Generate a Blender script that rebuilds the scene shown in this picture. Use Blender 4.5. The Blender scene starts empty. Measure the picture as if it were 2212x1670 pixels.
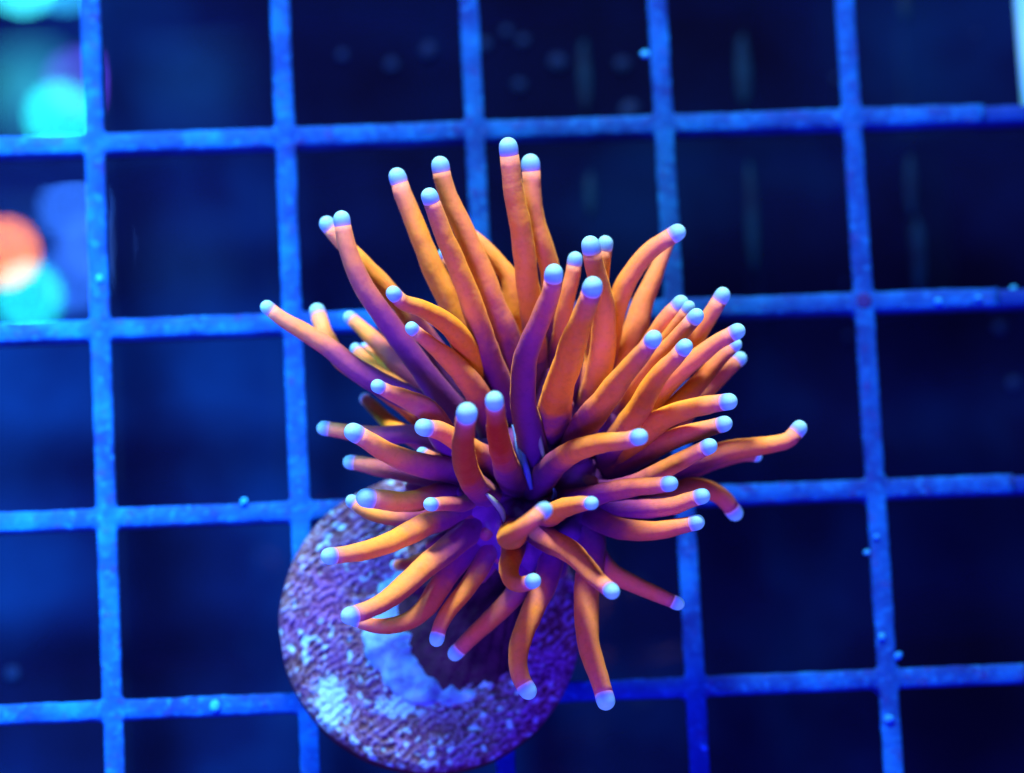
import bpy, bmesh, math, random
from mathutils import Vector, Matrix, noise
random.seed(7)
MM = 0.001
sc = bpy.context.scene
COL = sc.collection

# ------------------------------------------------------------------ camera
CAM = Vector((-21.5177, -79.1960, 388.6416))            # millimetres, grid top is z = 0
ROT = Matrix(((0.99757837, 0.03693316, -0.05893505),
              (-0.04821966, 0.97791459, -0.20336647),
              (0.05012248, 0.20571582, 0.97732734)))
FPX, CX, CY = 10986.667, 1106.0, 835.0                   # focal length in units of a 2212 wide picture
cd = bpy.data.cameras.new('camera')
cam = bpy.data.objects.new('camera', cd)
COL.objects.link(cam)
cd.sensor_width = 36.0
cd.lens = FPX / 2212.0 * 36.0
cd.clip_start = 0.01
cd.clip_end = 20.0
cam.matrix_world = Matrix.Translation(CAM * MM) @ ROT.to_4x4()
cd.dof.use_dof = True
cd.dof.focus_distance = 0.374
cd.dof.aperture_fstop = 21.0
sc.camera = cam

def ray(px, py):
    return (ROT @ Vector(((px - CX) / FPX, -(py - CY) / FPX, -1.0))).normalized()

def at(px, py, z):
    """the point of height z (mm) that stands at this place of the photograph"""
    d = ray(px, py)
    return CAM + d * ((z - CAM.z) / d.z)

def mm(rpx, p):
    return rpx * (CAM - p).length / FPX

# ------------------------------------------------------------------ light
w = bpy.data.worlds.new('World')
sc.world = w
w.use_nodes = True
bg = w.node_tree.nodes['Background']
bg.inputs['Color'].default_value = (0.16, 0.06, 1.0, 1)
bg.inputs['Strength'].default_value = 0.05

def lamp(name, loc, target, size, power, color, shape='DISK'):
    ld = bpy.data.lights.new(name, 'AREA')
    ld.shape = shape
    ld.size = size * MM
    ld.energy = power
    ld.color = color
    o = bpy.data.objects.new(name, ld)
    COL.objects.link(o)
    o.location = Vector(loc) * MM
    o.rotation_euler = (Vector(target) - Vector(loc)).to_track_quat('-Z', 'Y').to_euler()
    return o

lamp('key_lamp', (-18, 235, 158), (2, -5, 12), 45, 2.15, (1.0, 0.89, 0.66))
lamp('violet_fill_lamp', (-70, -200, 300), (0, 0, 8), 120, 1.7, (0.24, 0.06, 1.0))  # added fill from the camera side, turns the coral's shaded flesh violet
sl = bpy.data.lights.new('grid_fill_spot', 'SPOT')  # added spot, cone kept narrow to brighten only the left of the grid
sl.energy, sl.color = 28.0, (0.35, 1.0, 1.0)
sl.spot_size, sl.spot_blend, sl.shadow_soft_size = math.radians(21), 1.0, 0.022
so = bpy.data.objects.new('grid_fill_spot', sl)
COL.objects.link(so)
so.location = Vector((-170, 150, 240)) * MM
so.rotation_euler = (Vector((-66, 12, 0)) - Vector((-170, 150, 240))).to_track_quat('-Z', 'Y').to_euler()

FLOOR_Z = -36.0
LED_Z = 430.0
def led(px, py, size, radiance, color):
    """a diode of the lamp bank overhead, placed so that the tank floor mirrors it at this spot"""
    q = at(px, py, FLOOR_Z)
    d = ray(px, py)
    d.z = -d.z
    p = q + d * ((LED_Z - q.z) / d.z)
    r = size * 0.5 * MM
    return lamp('diode_lamp', p, q, size, radiance * math.pi * math.pi * r * r, color)

led(128, 250, 4.0, 215, (0.02, 1.0, 1.0))
led(62, 640, 4.0, 190, (0.02, 1.0, 1.0))
led(10, 546, 4.0, 330, (1.0, 0.24, 0.0))
led(50, -40, 4.0, 300, (0.05, 0.9, 1.0))
led(140, -46, 4.0, 200, (0.03, 0.5, 1.0))
led(170, 176, 4.0, 110, (0.12, 0.05, 1.0))
led(158, 452, 4.0, 190, (0.03, 0.18, 1.0))
led(158, 600, 4.0, 170, (0.03, 0.18, 1.0))
led(205, 530, 4.0, 80, (0.05, 0.2, 1.0))
led(60, 190, 14, 12, (0.05, 0.7, 1.0))
led(60, 470, 14, 1.5, (0.03, 0.25, 1.0))
led(420, 170, 18, 1.8, (0.02, 0.25, 1.0))
led(410, 580, 18, 1.5, (0.02, 0.2, 1.0))

sc.view_settings.view_transform = 'Standard'
sc.view_settings.look = 'None'
sc.view_settings.exposure = 0.0
sc.view_settings.gamma = 1.0
sc.render.engine = 'CYCLES'
sc.cycles.use_denoising = True
sc.cycles.max_bounces = 8
sc.cycles.sample_clamp_indirect = 0.0

# ------------------------------------------------------------------ helpers
def tag(o, label=None, cat=None, group=None, kind=None):
    if label: o['label'] = label
    if cat: o['category'] = cat
    if group: o['group'] = group
    if kind: o['kind'] = kind
    return o

def obj(name, verts, faces, mat, parent=None, smooth=True, attrs=None):
    """verts in millimetres"""
    me = bpy.data.meshes.new(name)
    me.from_pydata([(v[0] * MM, v[1] * MM, v[2] * MM) for v in verts], [], faces)
    if smooth:
        me.polygons.foreach_set('use_smooth', [True] * len(me.polygons))
    for k, vals in (attrs or {}).items():
        a = me.attributes.new(k, 'FLOAT', 'POINT')
        a.data.foreach_set('value', vals)
    me.update()
    if mat: me.materials.append(mat)
    o = bpy.data.objects.new(name, me)
    COL.objects.link(o)
    if parent:
        o.parent = parent
        o.matrix_parent_inverse = Matrix.Translation(-parent.location)
    return o

def empty(name, loc):
    o = bpy.data.objects.new(name, None)
    o.empty_display_size = 0.005
    COL.objects.link(o)
    o.location = Vector(loc) * MM
    return o

class NT:
    def __init__(s, name):
        s.m = bpy.data.materials.new(name)
        s.m.use_nodes = True
        s.t = s.m.node_tree
        s.b = s.t.nodes['Principled BSDF']
    def n(s, typ, **kw):
        x = s.t.nodes.new(typ)
        for k, v in kw.items():
            if hasattr(x, k): setattr(x, k, v)
            else: x.inputs[k.replace('_', ' ')].default_value = v
        return x
    def l(s, a, b): s.t.links.new(a, b)
    def coord(s):
        return s.n('ShaderNodeTexCoord').outputs['Object']
    def noise(s, scale, detail=4, vec=None, rough=0.55):
        x = s.n('ShaderNodeTexNoise')
        x.inputs['Scale'].default_value = scale
        x.inputs['Detail'].default_value = detail
        x.inputs['Roughness'].default_value = rough
        s.l(vec or s.coord(), x.inputs['Vector'])
        return x.outputs['Fac']
    def ramp(s, fac, stops, interp='LINEAR'):
        x = s.n('ShaderNodeValToRGB')
        x.color_ramp.interpolation = interp
        els = x.color_ramp.elements
        while len(els) < len(stops): els.new(0.5)
        for e, (p, c) in zip(els, stops):
            e.position = p
            e.color = (c[0], c[1], c[2], 1) if not isinstance(c, (int, float)) else (c, c, c, 1)
        s.l(fac, x.inputs['Fac'])
        return x.outputs['Color']
    def mix(s, fac, a, b, mode='MIX'):
        x = s.n('ShaderNodeMix', data_type='RGBA', blend_type=mode)
        for sock, v in ((x.inputs[0], fac), (x.inputs[6], a), (x.inputs[7], b)):
            if isinstance(v, (int, float)): sock.default_value = v
            elif isinstance(v, tuple): sock.default_value = (*v, 1)
            else: s.l(v, sock)
        return x.outputs[2]
    def math(s, op, a, b=0.0, clamp=False):
        x = s.n('ShaderNodeMath', operation=op, use_clamp=clamp)
        for sock, v in ((x.inputs[0], a), (x.inputs[1], b)):
            if isinstance(v, (int, float)): sock.default_value = v
            else: s.l(v, sock)
        return x.outputs[0]
    def attr(s, name):
        x = s.n('ShaderNodeAttribute')
        x.attribute_name = name
        return x.outputs['Fac']
    def bump(s, h, strength, dist):
        x = s.n('ShaderNodeBump')
        x.inputs['Strength'].default_value = strength
        x.inputs['Distance'].default_value = dist
        s.l(h, x.inputs['Height'])
        s.l(x.outputs['Normal'], s.b.inputs['Normal'])
    def fin(s, color=None, rough=0.5, spec=0.3):
        if color is not None:
            if isinstance(color, tuple): s.b.inputs['Base Color'].default_value = (*color, 1)
            else: s.l(color, s.b.inputs['Base Color'])
        s.b.inputs['Roughness'].default_value = rough
        s.b.inputs['Specular IOR Level'].default_value = spec
        return s.m

# ------------------------------------------------------------------ materials
def mat_floor():
    t = NT('dark_blue_glass_floor')
    n1 = t.noise(45, 3)
    c = t.ramp(n1, [(0.3, (0.001, 0.0015, 0.016)), (0.5, (0.001, 0.003, 0.036)), (0.75, (0.001, 0.010, 0.085))])
    return t.fin(c, 0.0, 0.5)

def mat_grid():
    t = NT('blue_lit_plastic')
    n1 = t.noise(260, 5)
    n2 = t.noise(900, 4)
    c = t.ramp(n1, [(0.32, (0.002, 0.024, 0.25)), (0.5, (0.002, 0.052, 0.39)), (0.68, (0.002, 0.105, 0.58))])
    c = t.mix(t.ramp(n2, [(0.56, 0.0), (0.70, 0.6)]), c, (0.014, 0.020, 0.26))
    c = t.mix(t.ramp(t.noise(1300, 5), [(0.54, 0.0), (0.70, 0.7)]), c, (0.004, 0.15, 0.72))
    t.bump(t.noise(1800, 4), 0.45, 0.0003)
    return t.fin(c, 0.7, 0.04)

def mat_body():
    t = NT('orange_tentacle_skin')
    u, p, y, q = t.attr('u'), t.attr('p'), t.attr('y'), t.attr('q')
    n1 = t.noise(520, 3)
    n2 = t.noise(800, 3)
    un = t.math('ADD', u, t.math('MULTIPLY', t.math('SUBTRACT', n1, 0.5), 0.30))
    blot = t.math('MULTIPLY', t.math('SUBTRACT', n2, 0.5), 1.1)
    f = t.math('ADD', y, blot, True)
    flesh = t.mix(f, (0.70, 0.285, 0.125), (0.80, 0.385, 0.034))
    flesh = t.mix(t.math('MULTIPLY', q, 1.0, True), flesh, (0.40, 0.045, 0.020))
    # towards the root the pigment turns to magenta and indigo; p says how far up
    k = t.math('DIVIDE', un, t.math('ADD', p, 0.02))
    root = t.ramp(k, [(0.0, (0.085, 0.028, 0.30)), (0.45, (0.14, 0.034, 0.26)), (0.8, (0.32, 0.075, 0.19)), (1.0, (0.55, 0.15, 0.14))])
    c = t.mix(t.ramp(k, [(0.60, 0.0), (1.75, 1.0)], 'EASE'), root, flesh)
    c = t.mix(t.ramp(u, [(0.88, 0.0), (0.975, 0.35), (1.0, 0.9)]), c, (0.62, 0.27, 0.27))
    dark = t.ramp(t.noise(2400, 3), [(0.32, 0.90), (0.5, 1.0)])
    c = t.mix(1.0, c, dark, 'MULTIPLY')
    t.bump(t.noise(1500, 5), 0.40, 0.00015)
    t.b.inputs['Subsurface Weight'].default_value = 0.40
    t.b.inputs['Subsurface Radius'].default_value = (1.0, 0.42, 0.30)
    t.b.inputs['Subsurface Scale'].default_value = 0.0006
    t.b.inputs['Sheen Weight'].default_value = 0.30
    t.b.inputs['Sheen Roughness'].default_value = 0.35
    t.b.inputs['Sheen Tint'].default_value = (1.0, 0.52, 0.10, 1)
    return t.fin(c, 0.55, 0.12)

def mat_tip():
    t = NT('pale_blue_tip_skin')
    u = t.attr('u')
    c = t.ramp(u, [(0.0, (0.60, 0.27, 0.30)), (0.12, (0.30, 0.24, 0.72)), (0.28, (0.13, 0.26, 0.95)), (0.52, (0.13, 0.43, 0.98)), (0.88, (0.18, 0.55, 1.0))])
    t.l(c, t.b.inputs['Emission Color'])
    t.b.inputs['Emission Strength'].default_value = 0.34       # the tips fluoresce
    t.b.inputs['Subsurface Weight'].default_value = 0.3
    t.b.inputs['Subsurface Radius'].default_value = (0.6, 0.7, 1.0)
    t.b.inputs['Subsurface Scale'].default_value = 0.0005
    return t.fin(c, 0.55, 0.1)

def mat_simple(name, stops, scale, rough=0.6, bump=0.4, bdist=0.0003, spec=0.04, bscale=None):
    t = NT(name)
    c = t.ramp(t.noise(scale, 5), stops)
    t.bump(t.noise(bscale or scale * 3, 5), bump, bdist)
    return t.fin(c, rough, spec)

def mat_disc():
    t = NT('encrusted_ceramic')
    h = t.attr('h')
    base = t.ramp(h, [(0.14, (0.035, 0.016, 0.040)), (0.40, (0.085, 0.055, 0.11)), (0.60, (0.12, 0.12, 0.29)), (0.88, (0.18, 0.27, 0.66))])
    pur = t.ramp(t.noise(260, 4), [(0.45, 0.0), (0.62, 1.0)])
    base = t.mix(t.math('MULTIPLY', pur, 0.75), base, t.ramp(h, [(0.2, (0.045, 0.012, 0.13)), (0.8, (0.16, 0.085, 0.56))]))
    p = t.attr('pale')
    base = t.mix(p, base, (0.20, 0.52, 0.88))
    t.bump(t.noise(2600, 5), 0.6, 0.0002)
    return t.fin(base, 0.7, 0.2)

M_FLOOR, M_GRID, M_BODY, M_TIP, M_DISC = mat_floor(), mat_grid(), mat_body(), mat_tip(), mat_disc()
M_END = mat_simple('darker_blue_plastic', [(0.3, (0.001, 0.022, 0.26)), (0.7, (0.001, 0.034, 0.36))], 300)
M_DIMPLE = mat_simple('dark_blue_dimple', [(0.3, (0.01, 0.015, 0.16)), (0.7, (0.015, 0.02, 0.24))], 400)
M_SIDE = mat_simple('maroon_ceramic', [(0.3, (0.04, 0.008, 0.02)), (0.7, (0.10, 0.03, 0.06))], 700)
M_GLUE = mat_simple('pale_blue_glue', [(0.32, (0.06, 0.12, 0.42)), (0.5, (0.12, 0.36, 0.76)), (0.68, (0.22, 0.58, 0.92))], 420, 0.5, 0.5, 0.0004)
M_SKEL = mat_simple('brown_coral_skeleton', [(0.3, (0.020, 0.010, 0.035)), (0.7, (0.070, 0.040, 0.085))], 500, 0.7, 0.8, 0.0005)
M_ORAL = mat_simple('indigo_polyp_skin', [(0.35, (0.09, 0.035, 0.27)), (0.65, (0.17, 0.06, 0.34))], 400, 0.45, 0.3)
M_STRIPE_G = mat_simple('green_grey_stripe', [(0.3, (0.16, 0.30, 0.40)), (0.7, (0.24, 0.48, 0.34))], 500, 0.5, 0.2)
M_STRIPE_B = mat_simple('blue_stripe', [(0.3, (0.08, 0.10, 0.75)), (0.7, (0.10, 0.35, 0.95))], 500, 0.5, 0.2)
M_GRAIN = mat_simple('pale_blue_grit', [(0.3, (0.005, 0.18, 0.85)), (0.7, (0.02, 0.34, 0.98))], 900, 0.5, 0.5)
M_SPECK = mat_simple('blue_floor_grit', [(0.3, (0.001, 0.008, 0.075)), (0.7, (0.002, 0.020, 0.13))], 900)
M_ALGAE = mat_simple('teal_algae', [(0.35, (0.0, 0.006, 0.050)), (0.65, (0.0, 0.019, 0.090))], 300)
M_STRIP = mat_simple('pale_acrylic', [(0.3, (0.08, 0.45, 0.95)), (0.7, (0.14, 0.55, 0.98))], 200, 0.4, 0.1)

# ------------------------------------------------------------------ tank floor
def slab(x0, x1, y0, y1, z0, z1):
    v = [(x, y, z) for z in (z0, z1) for y in (y0, y1) for x in (x0, x1)]
    f = [(0, 2, 3, 1), (4, 5, 7, 6), (0, 1, 5, 4), (2, 6, 7, 3), (0, 4, 6, 2), (1, 3, 7, 5)]
    return v, f
v, f = slab(-260, 260, -220, 300, FLOOR_Z - 6, FLOOR_Z)
tag(obj('tank_floor', v, f, M_FLOOR, smooth=False), 'dark blue glossy glass floor below the grid', kind='structure')

# ------------------------------------------------------------------ egg crate grid
PITCH, DEPTH = 15.0, 4.6
grid = empty('egg_crate_grid', (0, 0, -DEPTH))
tag(grid, 'blue lit plastic egg crate grid with square cells under the frag plug', 'grid')

def bar(along, fixed, a, b, ztop, half=0.78, n=150, name='bar', mat=None):
    """one moulded bar with a rounded top, a draft towards the bottom and slightly uneven edges"""
    prof = [(-0.20, -DEPTH), (-half * 0.80, -1.6), (-half, -0.40), (-half * 0.95, -0.10), (-half * 0.75, -0.015), (0, 0.0),
            (half * 0.75, -0.015), (half * 0.95, -0.10), (half, -0.40), (half * 0.80, -1.6), (0.20, -DEPTH)]
    verts, faces = [], []
    k = len(prof)
    for i in range(n + 1):
        s = a + (b - a) * i / n
        for j, (q, z) in enumerate(prof):
            nz = noise.noise(Vector((s * 0.9, fixed * 3.1 + j * 0.45, 2.0 if along == 'x' else 9.0)))
            nz2 = noise.noise(Vector((s * 0.22, fixed * 1.7, 5.0 if q > 0 else 7.0)))
            qq = q * (1 + 0.09 * nz + 0.06 * nz2)
            zz = z + ztop + 0.03 * nz
            verts.append((s, fixed + qq, zz) if along == 'x' else (fixed - qq, s, zz))
    for i in range(n):
        for j in range(k):
            j2 = (j + 1) % k
            faces.append((i * k + j, (i + 1) * k + j, (i + 1) * k + j2, i * k + j2))
    faces.append(tuple(range(k)))
    faces.append(tuple(reversed(range(n * k, n * k + k))))
    return obj(name, verts, faces, mat or M_GRID, grid)

VX = [(i - 3) * PITCH for i in range(-1, 6)]
HY = [(2.5 - j) * PITCH for j in range(-1, 7)]
cut = [at(2127, 243, 0), at(2190, 1048, 0)]
def cut_x(y):
    return cut[0].x + (cut[1].x - cut[0].x) * (y - cut[0].y) / (cut[1].y - cut[0].y)
for x in VX:
    bar('y', x, -68, 60, 0.0)
for y in HY:
    bar('x', y, -64, cut_x(y), -0.05)
    bar('x', y, cut_x(y) - 0.3, 62, -0.6, half=0.70, n=40, name='bar_end', mat=M_END)       # bar runs on lower, thinner and darker blue beyond the cut

# rounded fillets where the bars cross
fill_v, fill_f = [], []
ring = []
for q in range(4):
    c0 = Matrix.Rotation(q * math.pi / 2, 2)
    for k in range(9):
        a = math.pi * 0.5 * k / 8
        p = Vector((0.70 + 0.85 - 0.85 * math.sin(a), 0.70 + 0.85 - 0.85 * math.cos(a)))
        # concave quarter from (1.55, 0.70) to (0.70, 1.55)
        p = Vector((0.76 + 0.42 * (1 - math.sin(a)), 0.76 + 0.42 * (1 - math.cos(a))))
        ring.append(c0 @ p)
jm = None
for x in VX:
    for y in HY:
        verts = [(x, y, -0.03)]
        for s, z in ((0.7, -0.035), (0.96, -0.07), (1.0, -0.35), (0.9, -2.0)):
            for p in ring:
                verts.append((x + p.x * s, y + p.y * s, z))
        m = len(ring)
        faces = [(0, 1 + i, 1 + (i + 1) % m) for i in range(m)]
        for r in range(3):
            for i in range(m):
                a, b = 1 + r * m + i, 1 + r * m + (i + 1) % m
                faces.append((a, a + m, b + m, b))
        j = obj('joint', verts, faces, M_GRID, grid)
        if abs(x - 30) < 0.1 and abs(y - 7.5) < 0.1:
            dv = [(x, y, 0.030)] + [(x + 0.62 * s * math.cos(a), y + 0.62 * s * math.sin(a), z)
                                    for s, z in ((0.8, 0.035), (1.0, 0.02), (1.05, -0.3)) for a in [2 * math.pi * i / 20 for i in range(20)]]
            df = [(0, 1 + i, 1 + (i + 1) % 20) for i in range(20)]
            for r in range(2):
                for i in range(20):
                    a, b = 1 + r * 20 + i, 1 + r * 20 + (i + 1) % 20
                    df.append((a, a + 20, b + 20, b))
            obj('dimple', dv, df, M_DIMPLE, j)

# pale strip at the edge
a, b = at(2196, 0, -2), at(2216, 260, -2)
d = (b - a).normalized()
s = Vector((-d.y, d.x, 0))
if s.x < 0: s = -s
verts = []
for z in (-4.0, -2.6, -2.0):
    for p, off in ((a - d * 20, 0.25 if z > -2.2 else 0), (a - d * 20, 3.4), (b, 3.4), (b, 0.25 if z > -2.2 else 0)):
        q = p + s * off
        verts.append((q.x, q.y, z))
faces = [(3, 2, 1, 0), (8, 9, 10, 11)] + [(r * 4 + i, r * 4 + (i + 1) % 4, r * 4 + 4 + (i + 1) % 4, r * 4 + 4 + i) for r in range(2) for i in range(4)]
tag(obj('acrylic_strip', verts, faces, M_STRIP, smooth=False), 'bright pale cyan acrylic strip beyond the cut ends of the grid bars', 'strip')

# ------------------------------------------------------------------ frag plug
DISC_T, DISC_B = 3.6, 0.0
dc = at(930, 1343, DISC_T)
R = 11.55
plug = empty('frag_plug', (dc.x, dc.y, DISC_B))
tag(plug, 'round encrusted ceramic frag plug with waffled grey violet top carrying the coral', 'frag plug')
NR, NS = 110, 420
verts, faces, hh, pale = [], [], [], []
ang = math.radians(38)
ca, sa = math.cos(ang), math.sin(ang)
pp = at(715, 1520, DISC_T)
p2 = at(860, 1525, DISC_T)
def disc_h(x, y):
    a = (x * ca + y * sa)
    b = (-x * sa + y * ca)
    wob = noise.noise(Vector((x * 0.5, y * 0.5, 1.0)))
    rows = 0.5 + 0.5 * math.cos((b + 0.25 * wob + 0.12 * noise.noise(Vector((a * 1.4, b * 1.4, 4)))) * 2 * math.pi / 0.62)
    cell = noise.noise(Vector((a * 1.7, b * 3.4, 3.0)))
    fine = noise.noise(Vector((x * 4.2, y * 4.2, 8.0)))
    big = noise.noise(Vector((x * 0.9, y * 0.9, 11.0)))
    return max(0.0, min(1.0, 0.45 + (0.20 + 0.25 * big) * (rows - 0.5) + 0.46 * cell + 0.40 * fine + 0.26 * big + 0.2 * noise.noise(Vector((x * 8.0, y * 8.0, 15.0)))))
for i in range(NR + 1):
    r = R * i / NR
    for j in range(NS):
        th = 2 * math.pi * j / NS
        edge = 1 + 0.006 * noise.noise(Vector((math.cos(th) * 6, math.sin(th) * 6, 0)))
        x, y = r * edge * math.cos(th), r * edge * math.sin(th)
        h = disc_h(x, y)
        e = max(0.0, (r - (R - 0.7)) / 0.7)
        z = DISC_T - 0.28 + 0.42 * h - 0.45 * e * e
        wx, wy = dc.x + x, dc.y + y
        verts.append((wx, wy, z))
        hh.append(h)
        nn = noise.noise(Vector((x * 1.6, y * 1.6, 21))) * 0.9 + noise.noise(Vector((x * 4, y * 4, 22))) * 0.5
        m1 = 1.0 - ((wx - pp.x) ** 2 / 1.5 ** 2 + (wy - pp.y) ** 2 / 2.3 ** 2) + nn * 0.9
        m2 = 1.0 - ((wx - p2.x) ** 2 / 2.4 ** 2 + (wy - p2.y) ** 2 / 1.0 ** 2) + nn * 1.2
        sp = noise.noise(Vector((x * 1.5, y * 1.5, 40))) + 0.45 * noise.noise(Vector((x * 0.35, y * 0.35, 44))) + 0.1 * (h - 0.5)
        pv = max(m1 * 2.2, m2 * 1.2, (sp - 0.34) * 4.0)
        pale.append(max(0.0, min(0.95, pv)))
for i in range(NR):
    for j in range(NS):
        j2 = (j + 1) % NS
        if i == 0:
            if j % 1 == 0: faces.append((j, NS + j, NS + j2))
        else:
            faces.append((i * NS + j, (i + 1) * NS + j, (i + 1) * NS + j2, i * NS + j2))
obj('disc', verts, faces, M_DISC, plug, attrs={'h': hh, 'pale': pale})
# rim and underside
verts, faces = [], []
prof = [(R - 0.05, DISC_T - 0.62), (R + 0.02, DISC_T - 0.9), (R - 0.05, 0.6), (R - 0.5, DISC_B + 0.0), (5.2, DISC_B - 0.0)]
for (r, z) in prof:
    for j in range(120):
        th = 2 * math.pi * j / 120
        rr = r * (1 + 0.006 * noise.noise(Vector((math.cos(th) * 6, math.sin(th) * 6, 0))))
        verts.append((dc.x + rr * math.cos(th), dc.y + rr * math.sin(th), z))
for i in range(len(prof) - 1):
    for j in range(120):
        j2 = (j + 1) % 120
        faces.append((i * 120 + j, (i + 1) * 120 + j, (i + 1) * 120 + j2, i * 120 + j2))
obj('rim', verts, faces, M_SIDE, plug)
# stem in the cell
sx, sy = dc.x - 0.6, dc.y + 0.4
verts, faces = [], []
prof = [(5.4, 0.3), (5.2, -0.5), (4.6, -9.0), (4.2, -9.6), (0.01, -9.7)]
for (r, z) in prof:
    for j in range(40):
        th = 2 * math.pi * j / 40
        verts.append((sx + r * math.cos(th), sy + r * math.sin(th), z))
for i in range(len(prof) - 1):
    for j in range(40):
        j2 = (j + 1) % 40
        faces.append((i * 40 + j, (i + 1) * 40 + j, (i + 1) * 40 + j2, i * 40 + j2))
obj('stem', verts, faces, M_SIDE, plug)

# glue around the foot of the coral
gc = at(978, 1352, DISC_T)
verts, faces = [], []
NG, NP = 160, 18
for j in range(NG):
    th = 2 * math.pi * j / NG
    cn, sn = math.cos(th), math.sin(th)
    n0 = noise.noise(Vector((cn * 1.6, sn * 1.6, 3)))
    n1 = noise.noise(Vector((cn * 4.5, sn * 4.5, 5)))
    left = max(0.0, -cn * 0.92 - sn * 0.30)
    rc = 5.1 + 0.6 * n0
    wd = max(0.12, 0.12 + 2.0 * left + 0.8 * n1 * left + 0.3 * n0)
    ht = max(0.15, 0.25 + 0.9 * left + 0.4 * n1)
    for k in range(NP):
        a = math.pi * k / (NP - 1)
        lum = 0.22 * noise.noise(Vector((cn * 9, sn * 9, a * 2)))
        rr = rc + wd * math.cos(a) * (1 + lum)
        z = DISC_T - 0.35 + ht * math.sin(a) * (1 + 1.4 * lum)
        verts.append((gc.x + rr * cn * 0.95, gc.y + rr * sn, z))
for j in range(NG):
    for k in range(NP - 1):
        a, b = j * NP + k, ((j + 1) % NG) * NP + k
        faces.append((a, b, b + 1, a + 1))
obj('glue', verts, faces, M_GLUE, plug)

# ------------------------------------------------------------------ coral
def zmap(z):
    return 13.0 + (z - 24.0) * 0.80
HC = at(1135, 1070, 13.0)                       # middle of the polyp
foot = at(985, 1350, DISC_T - 0.1)
coral = empty('torch_coral', (foot.x, foot.y, foot.z))
tag(coral, 'orange torch coral with long blue tipped tentacles growing on the frag plug', 'coral')

# skeleton: a short ridged branch leaning from the plug up to the polyp
verts, faces = [], []
NK, NSK = 30, 96
for i in range(NK + 1):
    t = i / NK
    c = foot.lerp(Vector((HC.x, HC.y, HC.z - 1.2)), t)
    rad = 5.2 - 1.6 * math.sin(math.pi * min(1, t * 1.1)) + (-0.4) * t
    for j in range(NSK):
        th = 2 * math.pi * j / NSK
        rr = rad * (1 + 0.035 * math.cos(th * 24) + 0.09 * noise.noise(Vector((math.cos(th) * 2, math.sin(th) * 2, t * 4))))
        verts.append((c.x + rr * math.cos(th), c.y + rr * math.sin(th), c.z))
for i in range(NK):
    for j in range(NSK):
        j2 = (j + 1) % NSK
        faces.append((i * NSK + j, i * NSK + j2, (i + 1) * NSK + j2, (i + 1) * NSK + j))
faces.append(tuple(range(NK * NSK, NK * NSK + NSK)))
obj('skeleton', verts, faces, M_SKEL, coral)

# fleshy polyp with the mouth
verts, faces = [], []
prof = [(4.9, -2.6), (5.6, -1.4), (5.7, -0.2), (5.0, 0.9), (3.6, 1.3), (2.0, 0.9), (0.9, 0.2), (0.4, -0.8), (0.02, -1.2)]
NO = 96
for (r, z) in prof:
    for j in range(NO):
        th = 2 * math.pi * j / NO
        rr = r * (1 + 0.05 * math.cos(th * 16) + 0.08 * noise.noise(Vector((math.cos(th) * 2, math.sin(th) * 2, r))))
        verts.append((HC.x + rr * math.cos(th) * (1.0 if r > 2 else 1.5), HC.y + rr * math.sin(th), HC.z + 1.2 + z * 1.5 + 0.12 * math.cos(th * 16)))
for i in range(len(prof) - 1):
    for j in range(NO):
        j2 = (j + 1) % NO
        faces.append((i * NO + j, i * NO + j2, (i + 1) * NO + j2, (i + 1) * NO + j))
obj('oral_disc', verts, faces, M_ORAL, coral)

def catmull(pts, n):
    P = [pts[0] * 2 - pts[1]] + pts + [pts[-1] * 2 - pts[-2]]
    seg = len(pts) - 1
    dense = []
    for i in range(seg):
        p0, p1, p2, p3 = P[i:i + 4]
        for k in range(24):
            t = k / 24
            dense.append(0.5 * ((2 * p1) + (p2 - p0) * t + (2 * p0 - 5 * p1 + 4 * p2 - p3) * t * t + (3 * p1 - p0 - 3 * p2 + p3) * t ** 3))
    dense.append(pts[-1])
    L = [0.0]
    for a, b in zip(dense, dense[1:]): L.append(L[-1] + (b - a).length)
    out, k = [], 0
    for i in range(n):
        s = L[-1] * i / (n - 1)
        while k < len(L) - 2 and L[k + 1] < s: k += 1
        q = (s - L[k]) / max(1e-9, L[k + 1] - L[k])
        out.append(dense[k].lerp(dense[k + 1], q))
    return out, L[-1]

def frames(path):
    T = []
    for i in range(len(path)):
        a, b = path[max(0, i - 1)], path[min(len(path) - 1, i + 1)]
        T.append((b - a).normalized())
    n = T[0].orthogonal().normalized()
    F = []
    for t in T:
        n = (n - t * n.dot(t)).normalized()
        F.append((t, n, t.cross(n)))
    return F

SEG = 20
def lumpk(q, seed, lump=0.075):
    return 1 + lump * noise.noise(q * 0.55 + Vector((seed, 0, 0))) + lump * 0.5 * noise.noise(q * 1.5 + Vector((0, seed, 0)))

def tube(path, fr, rad, seed, lump=0.075):
    verts = []
    for i, (p, (t, n, b)) in enumerate(zip(path, fr)):
        for j in range(SEG):
            a = 2 * math.pi * j / SEG
            d = n * math.cos(a) + b * math.sin(a)
            q = p + d * rad[i]
            k = lumpk(q, seed, lump)
            verts.append(p + d * rad[i] * k)
    faces = []
    for i in range(len(path) - 1):
        for j in range(SEG):
            j2 = (j + 1) % SEG
            faces.append((i * SEG + j, i * SEG + j2, (i + 1) * SEG + j2, (i + 1) * SEG + j))
    return verts, faces

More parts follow.
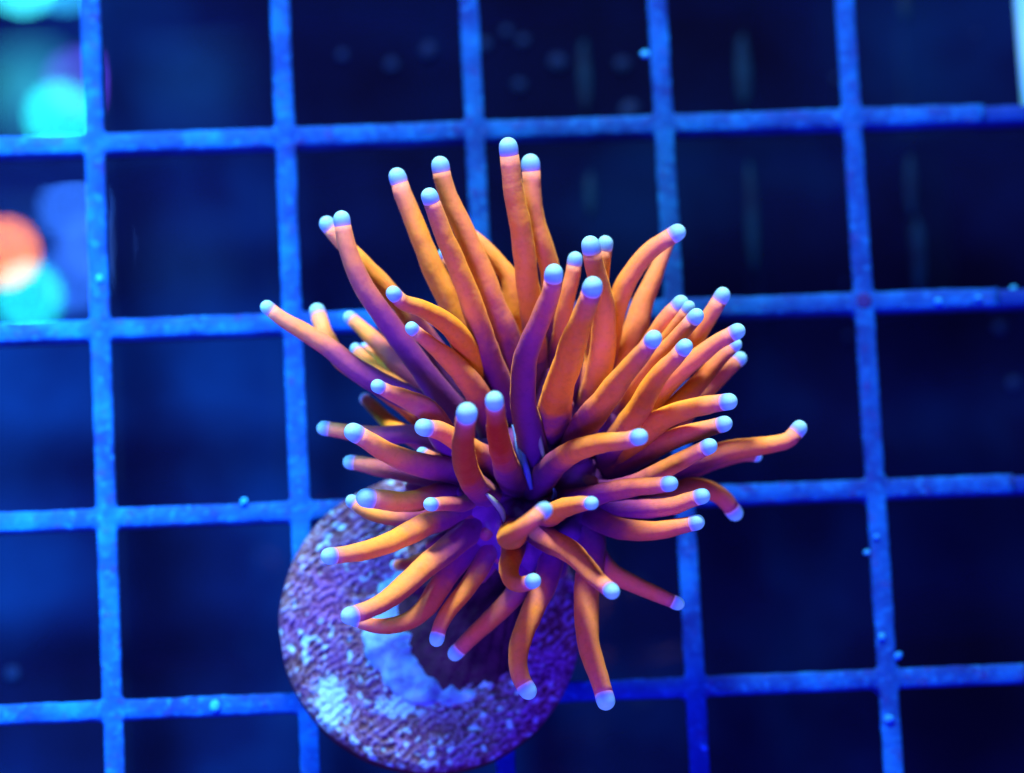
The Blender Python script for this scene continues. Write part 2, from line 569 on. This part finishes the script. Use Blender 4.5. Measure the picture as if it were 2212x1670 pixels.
count = 0
def tentacle(pts, rt, rb, zt, p=0.5, y=0.4, q=0.0, zs=None, zb=None, gather=True, tip=True):
    """pts: tip first, picture coordinates; rt / rb: radius at the tip and of the body; zt: height of the tip"""
    global count
    count += 1
    pts = list(pts)
    zb_ = zmap(24) if zb is None else zb
    if zs is None:
        L = [0.0]
        for a, b in zip(pts, pts[1:]): L.append(L[-1] + math.hypot(a[0] - b[0], a[1] - b[1]))
        tot = max(L[-1], 1)
        zz = []
        for l in L:
            u = 1 - l / tot
            zz.append(zb_ + (zmap(zt) - zb_) * (u ** 0.9) + 1.0 * math.sin(math.pi * u))
    else:
        zz = [zmap(q) for q in zs]
    P = [at(x, y, z) for (x, y), z in zip(pts, zz)]
    # root it in the polyp
    last = P[-1]
    dxy = Vector((last.x - HC.x, last.y - HC.y, 0))
    if gather:
        if dxy.length > 3.6:
            rt_ = HC + dxy.normalized() * 3.2
            P.append(Vector((rt_.x, rt_.y, HC.z + 0.6)))
        else:
            P.append(Vector((last.x * 0.6 + HC.x * 0.4, last.y * 0.6 + HC.y * 0.4, HC.z - 0.5)))
    P.reverse()
    n = 64
    path, length = catmull(P, n)
    seed = count * 3.7
    # small wandering of the axis
    for i in range(n):
        u = i / (n - 1)
        wv = 0.16 * math.sin(math.pi * min(1, u * 1.0))
        path[i] = path[i] + wv * Vector((noise.noise(Vector((u * 4, seed, 0))), noise.noise(Vector((u * 4, seed, 5))), 0))
    tipp = P[-1]
    rT, rB = mm(rt * 1.0, tipp), mm(rb * 1.13, tipp)
    # the tip takes the last stretch
    lt = 1.15 * rT
    tail = lt + 0.0
    ut = 1 - tail / length
    k = max(4, int(ut * (n - 1)))
    body, _ = path[:k + 1], 0
    cutp = path[k].lerp(path[min(n - 1, k + 1)], ut * (n - 1) - k)
    body = path[:k] + [cutp]
    fr = frames(body)
    rad, us = [], []
    m = len(body)
    for i in range(m):
        u = i / (m - 1)
        r = rB * (1.5 - 0.38 * u / 0.45) if u < 0.45 else rB * 1.12 + (rT - rB * 1.12) * ((u - 0.45) / 0.55) ** 1.3
        rad.append(r)
        us += [u] * SEG
    verts, faces = tube(body, fr, rad, seed)
    faces.append(tuple(reversed(range(SEG))))
    if not tip:
        c = len(verts)
        for q_ in range(1, 5):
            a = math.pi / 2 * q_ / 5
            for j in range(SEG):
                verts.append(body[-1] + fr[-1][0] * rad[-1] * math.sin(a) + (verts[c - SEG + j] - body[-1]) * math.cos(a))
        mm_ = m + 4
        for i in range(m - 1, mm_ - 1):
            for j in range(SEG):
                j2 = (j + 1) % SEG
                faces.append((i * SEG + j, i * SEG + j2, (i + 1) * SEG + j2, (i + 1) * SEG + j))
        us += [1.0] * (4 * SEG)
        m = mm_
        us = [v_ * 0.8 for v_ in us]
    faces.append(tuple(range((m - 1) * SEG, m * SEG)))
    # recentre object origin at its root so that it is an individual
    o = obj('tentacle', verts, faces, M_BODY, coral, attrs={'u': us, 'p': [p] * len(us), 'y': [y] * len(us), 'q': [q] * len(us)})
    if not tip: return o
    # tip: short sleeve and dome, its first ring lies just inside the body end
    t, nrm, b = fr[-1]
    end = body[-1]
    ringc, ringr, uu = [], [], []
    for s_, q in ((-0.14, 0.97), (0.0, 1.003), (0.25, 1.02), (0.5, 1.03), (0.8, 1.02), (1.1, 0.96)):
        ringc.append(s_); ringr.append(q)
    a0 = math.acos(0.96 / 1.02)
    for q in range(1, 8):
        a = a0 + (math.pi / 2 - a0) * q / 8
        ringc.append(0.77 + 1.02 * math.sin(a)); ringr.append(1.02 * math.cos(a))
    sl_ = 0.94 + 0.16 * (0.5 + 0.5 * math.sin(seed * 1.7))        # some tips are blunter, some longer
    ringc = [c_ * sl_ if c_ > 0.5 else c_ for c_ in ringc]
    top = ringc[-1] + 0.02
    tv, tf, tu = [], [], []
    for s_, q in zip(ringc, ringr):
        c = end + t * (s_ * rT)
        for j in range(SEG):
            a = 2 * math.pi * j / SEG
            d = nrm * math.cos(a) + b * math.sin(a)
            kk = lumpk(c + d * (q * rT), seed)
            # follow the lump of the body's own last ring where they meet
            tv.append(c + d * (q * rT * kk))
            tu.append(max(0.0, min(1.0, (s_ + 0.1 + 0.10 * noise.noise((c + d) * 2.5)) / (top + 0.1))))
    nr = len(ringc)
    for i in range(nr - 1):
        for j in range(SEG):
            j2 = (j + 1) % SEG
            tf.append((i * SEG + j, i * SEG + j2, (i + 1) * SEG + j2, (i + 1) * SEG + j))
    tv.append(end + t * (top * rT)); tu.append(1.0)
    for j in range(SEG):
        tf.append(((nr - 1) * SEG + j, (nr - 1) * SEG + (j + 1) % SEG, len(tv) - 1))
    obj('tip', tv, tf, M_TIP, o, attrs={'u': tu})
    return o

T = tentacle
# upper left fan
T([(703,479),(740,525),(785,570),(832,620),(890,690),(960,780)], 17, 18, 30, p=0.71, y=0.5)
T([(738,467),(743,505),(755,550),(778,605),(812,662),(850,715),(895,775),(950,850),(1030,940)], 18, 21, 35, p=1.06, y=0.1)
T([(857,375),(868,415),(890,470),(912,525),(938,585),(965,635),(992,695),(1030,790),(1080,910)], 19, 22, 34, p=0.59, y=0.6)
T([(950,350),(958,392),(978,445),(1003,500),(1024,555),(1050,615),(1072,672),(1094,725),(1112,800),(1120,900)], 19, 22, 36, p=0.65, y=0.25)
T([(926,418),(942,462),(963,515),(985,560),(1003,605),(1024,665),(1046,730),(1066,790),(1086,850),(1104,920)], 18, 21, 40, p=0.65, y=0.6)
T([(1002,500),(1040,530),(1075,568),(1100,605),(1108,680),(1118,780)], 17, 18, 28, p=0.53, y=0.5)
T([(958,545),(985,590),(1020,680),(1060,790)], 14, 17, 26, p=0.77, y=0.4)
T([(1108,600),(1088,598),(1070,612),(1078,660),(1100,740)], 12, 15, 27, p=1.59, y=0)
T([(1097,311),(1103,355),(1110,415),(1124,490),(1134,560),(1142,640),(1150,720),(1152,820)], 21, 21, 38, p=0.53, y=0.65)
T([(1145,346),(1149,390),(1150,435),(1162,495),(1177,545),(1187,590),(1190,650),(1180,740)], 20, 18, 34, p=0.65, y=0.35)
T([(847,630),(872,654),(907,666),(946,686),(980,716),(1006,757),(1028,805),(1045,860)], 16, 23, 42, p=0.41, y=0.9)
T([(886,706),(912,728),(947,757),(985,790),(1018,828),(1045,880),(1070,950)], 14, 23, 37, p=0.71, y=0.5)
T([(573,661),(612,690),(660,718),(715,755),(770,800),(830,835),(900,868),(965,905),(1030,960)], 15, 22, 30, p=1.00, y=0.1)
T([(684,668),(694,700),(706,730),(740,780),(840,850)], 17, 17, 22, p=0.41, y=0.3)
T([(753,684),(785,712),(820,745),(862,790),(940,860)], 15, 18, 22, p=1.00, y=0.3)
T([(768,752),(786,775),(825,812),(900,855)], 14, 16, 22, p=0.77, y=0.3)
T([(786,750),(806,772),(850,812),(930,858)], 12, 15, 20, p=0.77, y=0.3)
T([(812,832),(842,848),(880,862),(918,880),(940,905),(965,950),(1020,995)], 15, 25, 38, p=1.06, y=0.1)
T([(787,860),(806,880),(840,912),(900,950)], 13, 16, 19, p=0.65, y=0.8)
T([(695,924),(728,930),(770,936),(830,940),(890,938),(950,950),(1010,975)], 16, 17, 25, p=1.06, y=0.2)
T([(758,931),(792,950),(832,975),(875,996),(925,1010),(985,1017),(1050,1035)], 20, 22, 35, p=0.89, y=0.4)
T([(752,998),(788,1003),(835,1014),(905,1026),(980,1040)], 16, 19, 24, p=1.12, y=0.1)
T([(910,922),(948,931),(990,952),(1032,980),(1065,1005),(1095,1040)], 19, 22, 36, p=0.71, y=0.4)
T([(1010,889),(1003,925),(1000,965),(1008,1010),(1030,1050),(1065,1080)], 22, 22, 49, p=0.59, y=0.3, q=0.85)
T([(1068,863),(1073,908),(1081,958),(1094,1008),(1113,1050)], 20, 22, 49, p=0.65, y=0.2, q=1.0)
T([(910,978),(935,990),(985,1015)], 13, 14, 27, p=1.12, y=0.2)
T([(970,972),(990,985),(1030,1010)], 9, 12, 28, p=1.48, y=0.2)
T([(784,1075),(822,1080),(862,1084),(905,1080),(955,1068),(1010,1062)], 21, 20, 32, p=0.77, y=0.5)
T([(757,1080),(792,1104),(842,1120),(905,1118),(970,1100)], 14, 15, 26, p=0.89, y=0.4)
T([(925,1088),(948,1090),(990,1087),(1050,1080)], 15, 14, 34, p=1.12, y=0.2)
T([(706,1202),(748,1198),(792,1189),(842,1170),(892,1148),(942,1124),(992,1105),(1050,1090)], 18, 21, 36, p=0.65, y=0.6)
T([(750,1332),(792,1318),(832,1298),(872,1266),(912,1230),(960,1190),(1010,1150),(1060,1118)], 19, 22, 37, p=0.65, y=0.35)
T([(762,1338),(800,1350),(838,1352),(880,1342),(918,1314),(948,1270),(985,1215),(1030,1160),(1065,1125)], 14, 21, 29, p=0.65, y=0.35, q=0.25)
T([(944,1386),(949,1358),(966,1325),(1000,1280),(1040,1222),(1066,1172),(1085,1130)], 16, 17, 28, p=0.65, y=0.8)
T([(980,1415),(1012,1384),(1052,1346),(1090,1308),(1120,1260),(1135,1190)], 17, 18, 23, p=0.65, y=0.3, q=0.2)
T([(1145,1497),(1126,1466),(1119,1422),(1130,1370),(1154,1312),(1176,1265),(1192,1210),(1188,1140)], 19, 21, 29, p=0.65, y=0.7)
T([(1310,1520),(1296,1470),(1280,1420),(1268,1370),(1265,1310),(1270,1260),(1278,1210),(1276,1165),(1255,1115)], 20, 23, 32, p=0.59, y=0.4)
T([(1155,1254),(1128,1262),(1108,1256),(1101,1232),(1107,1198),(1118,1150)], 16, 20, 40, p=0.71, y=0.7)
T([(1178,1100),(1150,1124),(1122,1146),(1102,1158),(1100,1160),(1110,1152)], 18, 21, 50, zs=[50, 50.5, 49, 45, 38, 27], p=0.2, y=0.9, gather=False)
T([(1280,1087),(1247,1090),(1215,1100),(1182,1116),(1152,1128)], 15, 20, 44, p=0.53, y=0.6)
T([(1325,1280),(1290,1250),(1256,1216),(1222,1186),(1186,1168),(1158,1145),(1140,1110)], 17, 22, 42, p=0.65, y=0.2)
T([(1468,1305),(1420,1285),(1370,1262),(1322,1235),(1290,1195),(1250,1140)], 15, 17, 27, p=0.65, y=0.15)
# right hand side
T([(1385,943),(1347,953),(1302,957),(1258,966),(1218,988),(1182,1022),(1155,1060)], 18, 21, 46, p=0.65, y=0.55)
T([(1452,1044),(1412,1050),(1360,1055),(1302,1065),(1250,1078),(1195,1092)], 17, 19, 40, p=0.95, y=0.1)
T([(1522,1070),(1490,1080),(1450,1093),(1400,1100),(1340,1100),(1260,1090)], 17, 20, 35, p=1.00, y=0.1)
T([(1510,1127),(1470,1136),(1420,1146),(1370,1147),(1328,1138),(1288,1120),(1235,1095)], 17, 20, 34, p=0.77, y=0.3)
T([(1590,1112),(1571,1085),(1548,1066),(1500,1050),(1400,1055)], 18, 17, 22, p=0.53, y=0.3)
T([(1728,920),(1706,948),(1670,960),(1620,968),(1570,976),(1510,992),(1440,1018),(1360,1042)], 17, 21, 29, p=0.77, y=0.5)
T([(1637,986),(1600,985),(1540,1000),(1440,1030)], 12, 15, 22, p=1.00, y=0.2)
T([(1537,962),(1496,981),(1452,1005),(1410,1030),(1350,1055),(1260,1070)], 17, 20, 37, p=0.83, y=0.2)
T([(1570,914),(1530,925),(1480,940),(1430,960),(1380,985),(1310,1025)], 17, 21, 35, p=0.77, y=0.3)
T([(1580,867),(1546,872),(1500,880),(1455,895),(1415,918),(1375,955),(1310,1015)], 18, 23, 39, p=0.47, y=0.8)
T([(1598,714),(1575,725),(1540,745),(1500,776),(1460,812),(1415,860),(1340,940)], 17, 21, 35, p=0.65, y=0.15)
T([(1592,742),(1562,770),(1515,820),(1465,870),(1400,935),(1320,1000)], 14, 22, 31, p=0.53, y=0.4, q=0.4)
T([(1602,772),(1576,795),(1546,826),(1510,862),(1450,920)], 15, 17, 27, p=0.53, y=0.2)
T([(1415,728),(1386,765),(1346,810),(1308,860),(1274,905),(1248,952),(1228,1005)], 18, 25, 46, p=0.65, y=0.75)
T([(1483,746),(1457,775),(1427,806),(1396,852),(1366,902),(1338,952),(1300,1005)], 17, 24, 41, p=0.59, y=0.75)
T([(1507,679),(1480,710),(1450,745),(1418,780),(1380,832),(1330,900)], 17, 19, 38, p=0.53, y=0.2)
T([(1490,660),(1466,698),(1430,745),(1380,810)], 14, 18, 34, p=0.53, y=0.2)
T([(1474,652),(1446,680),(1424,710),(1400,750),(1360,820)], 18, 19, 32, p=0.65, y=0.2)
T([(1563,633),(1541,670),(1520,705),(1492,748),(1440,815)], 17, 19, 32, p=0.53, y=0.4)
T([(1468,500),(1436,519),(1402,545),(1372,580),(1348,622),(1328,680),(1310,750),(1280,840)], 18, 22, 34, p=0.65, y=0.35)
T([(1455,506),(1424,572),(1408,610),(1388,655),(1370,710),(1352,770),(1320,850)], 11, 26, 28, p=0.41, y=0.1)
T([(1275,524),(1282,566),(1293,610),(1304,660),(1306,705),(1302,762),(1288,825),(1265,900)], 20, 24, 39, p=0.47, y=0.4)
T([(1308,521),(1303,556),(1298,600),(1290,680),(1270,780)], 17, 17, 33, p=0.53, y=0.5)
T([(1243,555),(1238,590),(1226,640),(1216,700),(1200,790)], 16, 18, 32, p=0.77, y=0.2)
T([(1197,585),(1190,632),(1166,692),(1146,740),(1132,795),(1130,860),(1140,920),(1155,985),(1165,1030)], 20, 23, 46, p=1.12, y=0, q=0.15)
T([(1282,614),(1266,665),(1242,730),(1222,790),(1204,850),(1194,905),(1190,965)], 21, 28, 48, p=0.41, y=0.95)
T([(852,1221),(882,1218),(935,1200),(1000,1170)], 12, 13, 17, p=0.30, y=0.1, q=0.5)
# deeper ones that show only as dark flesh between the others
for i, (tx, ty, z) in enumerate([(1165,700,28),(1250,760,30),(1335,800,28),(1040,760,28),(1090,800,30),(1380,880,26),(1230,860,32),(960,920,22),
                  (900,900,20),(1010,860,26),(1420,1000,22),(1350,1080,22),(1240,1180,24),(1210,1240,20),(1150,880,30),(1290,900,30),
                  (1010,1020,26),(960,1045,24),(1330,1110,24),(1060,1200,24),(1400,940,24),(1190,800,28),
                  (925,1185,25),(985,1235,25),(1035,1255,25),(905,1125,25),(880,1050,24),(935,1005,27),(1175,1225,26),(1235,1150,28),
                  (990,1130,30),(1040,1165,30),(1000,1185,28),(1075,1215,28),(1085,1140,30),(1225,1120,31),(1290,1040,30),(955,1075,28)]):
    bx, by = 1135, 1060
    mx, my = tx * 0.5 + bx * 0.5 + 12 * math.sin(i * 2.1), ty * 0.5 + by * 0.5 + 10 * math.cos(i * 1.7)
    T([(tx, ty), (tx * 0.75 + mx * 0.25, ty * 0.75 + my * 0.25), (mx, my)], 18 if i < 22 else 14, 26 if i < 22 else 21, z - 3, p=1.6 if i < 22 else 1.15, y=0.3, tip=False)

# bright stripes of the tissue round the mouth
def ridge(pts, zs, r, m):
    P = [at(x, y, zmap(z)) for (x, y), z in zip(pts, zs)]
    path, L = catmull(P, 24)
    fr = frames(path)
    rad = [mm(r, P[0]) * (0.25 + 0.75 * math.sin(math.pi * (0.08 + 0.84 * i / 23))) for i in range(24)]
    v, f = tube(path, fr, rad, 5.0, 0.12)
    f.append(tuple(reversed(range(SEG)))); f.append(tuple(range(23 * SEG, 24 * SEG)))
    return obj('oral_ridge', v, f, m, coral)
ridge([(1158,900),(1165,945),(1174,985),(1182,1012)], [32.2, 30.8, 29.8, 29.0], 5, M_STRIPE_G)
ridge([(1050,1066),(1068,1084),(1084,1104),(1090,1128)], [31.6, 31.2, 30.8, 30.2], 7, M_STRIPE_G)
ridge([(1109,918),(1122,970),(1138,1018),(1148,1058)], [28.6, 29, 29.3, 29], 8, M_STRIPE_B)
ridge([(1218,905),(1214,935),(1216,955)], [30, 29, 28], 5, M_STRIPE_B)
ridge([(1196,1055),(1199,1068),(1192,1078)], [30, 29, 28], 5, M_STRIPE_B)

# ------------------------------------------------------------------ grit
def lump_mesh(name, c, r, mat, sx=1.0, sy=1.0, sz=0.6, seed=0.0, rot=0.0):
    bm = bmesh.new()
    bmesh.ops.create_icosphere(bm, subdivisions=2, radius=1.0)
    verts = []
    cr, sr = math.cos(rot), math.sin(rot)
    for v in bm.verts:
        k = 1 + 0.28 * noise.noise(v.co * 1.3 + Vector((seed, seed * 0.7, 0)))
        x, y, z = v.co.x * sx * k * r, v.co.y * sy * k * r, v.co.z * sz * k * r
        verts.append((c.x + x * cr - y * sr, c.y + x * sr + y * cr, c.z + z))
    bm.verts.index_update()
    faces = [tuple(v.index for v in fc.verts) for fc in bm.faces]
    bm.free()
    return obj(name, verts, faces, mat)

for i, (px, py, r) in enumerate([(1394,117,13),(527,1083,11),(464,1526,17),(1521,1614,12),(1921,1553,14),(1940,1417,12),(1905,1376,11),
                                 (2028,651,11),(2114,644,8),(2188,628,15),(215,602,11),(1893,1160,8),(1872,1193,9)]):
    c = at(px, py, 0.12 if px < 2150 else -1.95)
    tag(lump_mesh('sand_grain', c, mm(r * 0.85, c), M_GRAIN, 1.0, 0.8, 0.4, i * 1.9, i * 0.8),
        {(464, 1526): 'largest pale blue grain of grit, on the bar beside the round plug',
         (2188, 628): 'bright blue grain of grit on the darker end of a cut bar'}.get((px, py), 'tiny pale blue grain of grit stuck on a bar of the blue grid'), 'sand grain', 'grit on the grid bars')
for i, (px, py, r, s) in enumerate([(740,120,12,1),(925,110,20,.8),(1045,95,14,1),(1095,70,13,1),(1130,88,13,1),(845,140,15,1),(1122,185,14,1),
                                    (1205,135,20,1),(1360,240,20,1.3),(1345,140,16,1),(2160,708,16,1),(2190,830,16,1),(28,1455,16,1),
                                    (1825,612,6,1),(1832,726,9,1),(2108,73,6,1),(1805,170,8,1)]):
    c = at(px, py, FLOOR_Z + 0.15)
    tag(lump_mesh('floor_grit', c, mm(r, c), M_SPECK, 1.0, s, 0.4, i * 2.3, i * 1.1),
        'faint blue fleck of grit lying on the dark tank floor under the grid', 'grit fleck', 'flecks on the tank floor')
for i, (px, y0, y1, r) in enumerate([(1605,75,240,16),(1262,85,245,14),(1625,350,600,13),(1968,340,470,14),(1985,470,640,16),(1955,-20,45,14),(1275,370,470,12)]):
    c = at(px, (y0 + y1) / 2, FLOOR_Z + 0.05)
    a, b = at(px, y0, FLOOR_Z), at(px + (y1 - y0) * 0.04, y1, FLOOR_Z)
    ln = (b - a).length / 2
    rr = mm(r, c)
    tag(lump_mesh('algae_streak', c, 1.0, M_ALGAE, ln, rr, 0.12, i * 3.3, math.atan2(b.y - a.y, b.x - a.x)),
        'faint teal algae streak on the dark tank floor seen through a grid cell', 'algae', 'algae streaks on the tank floor')
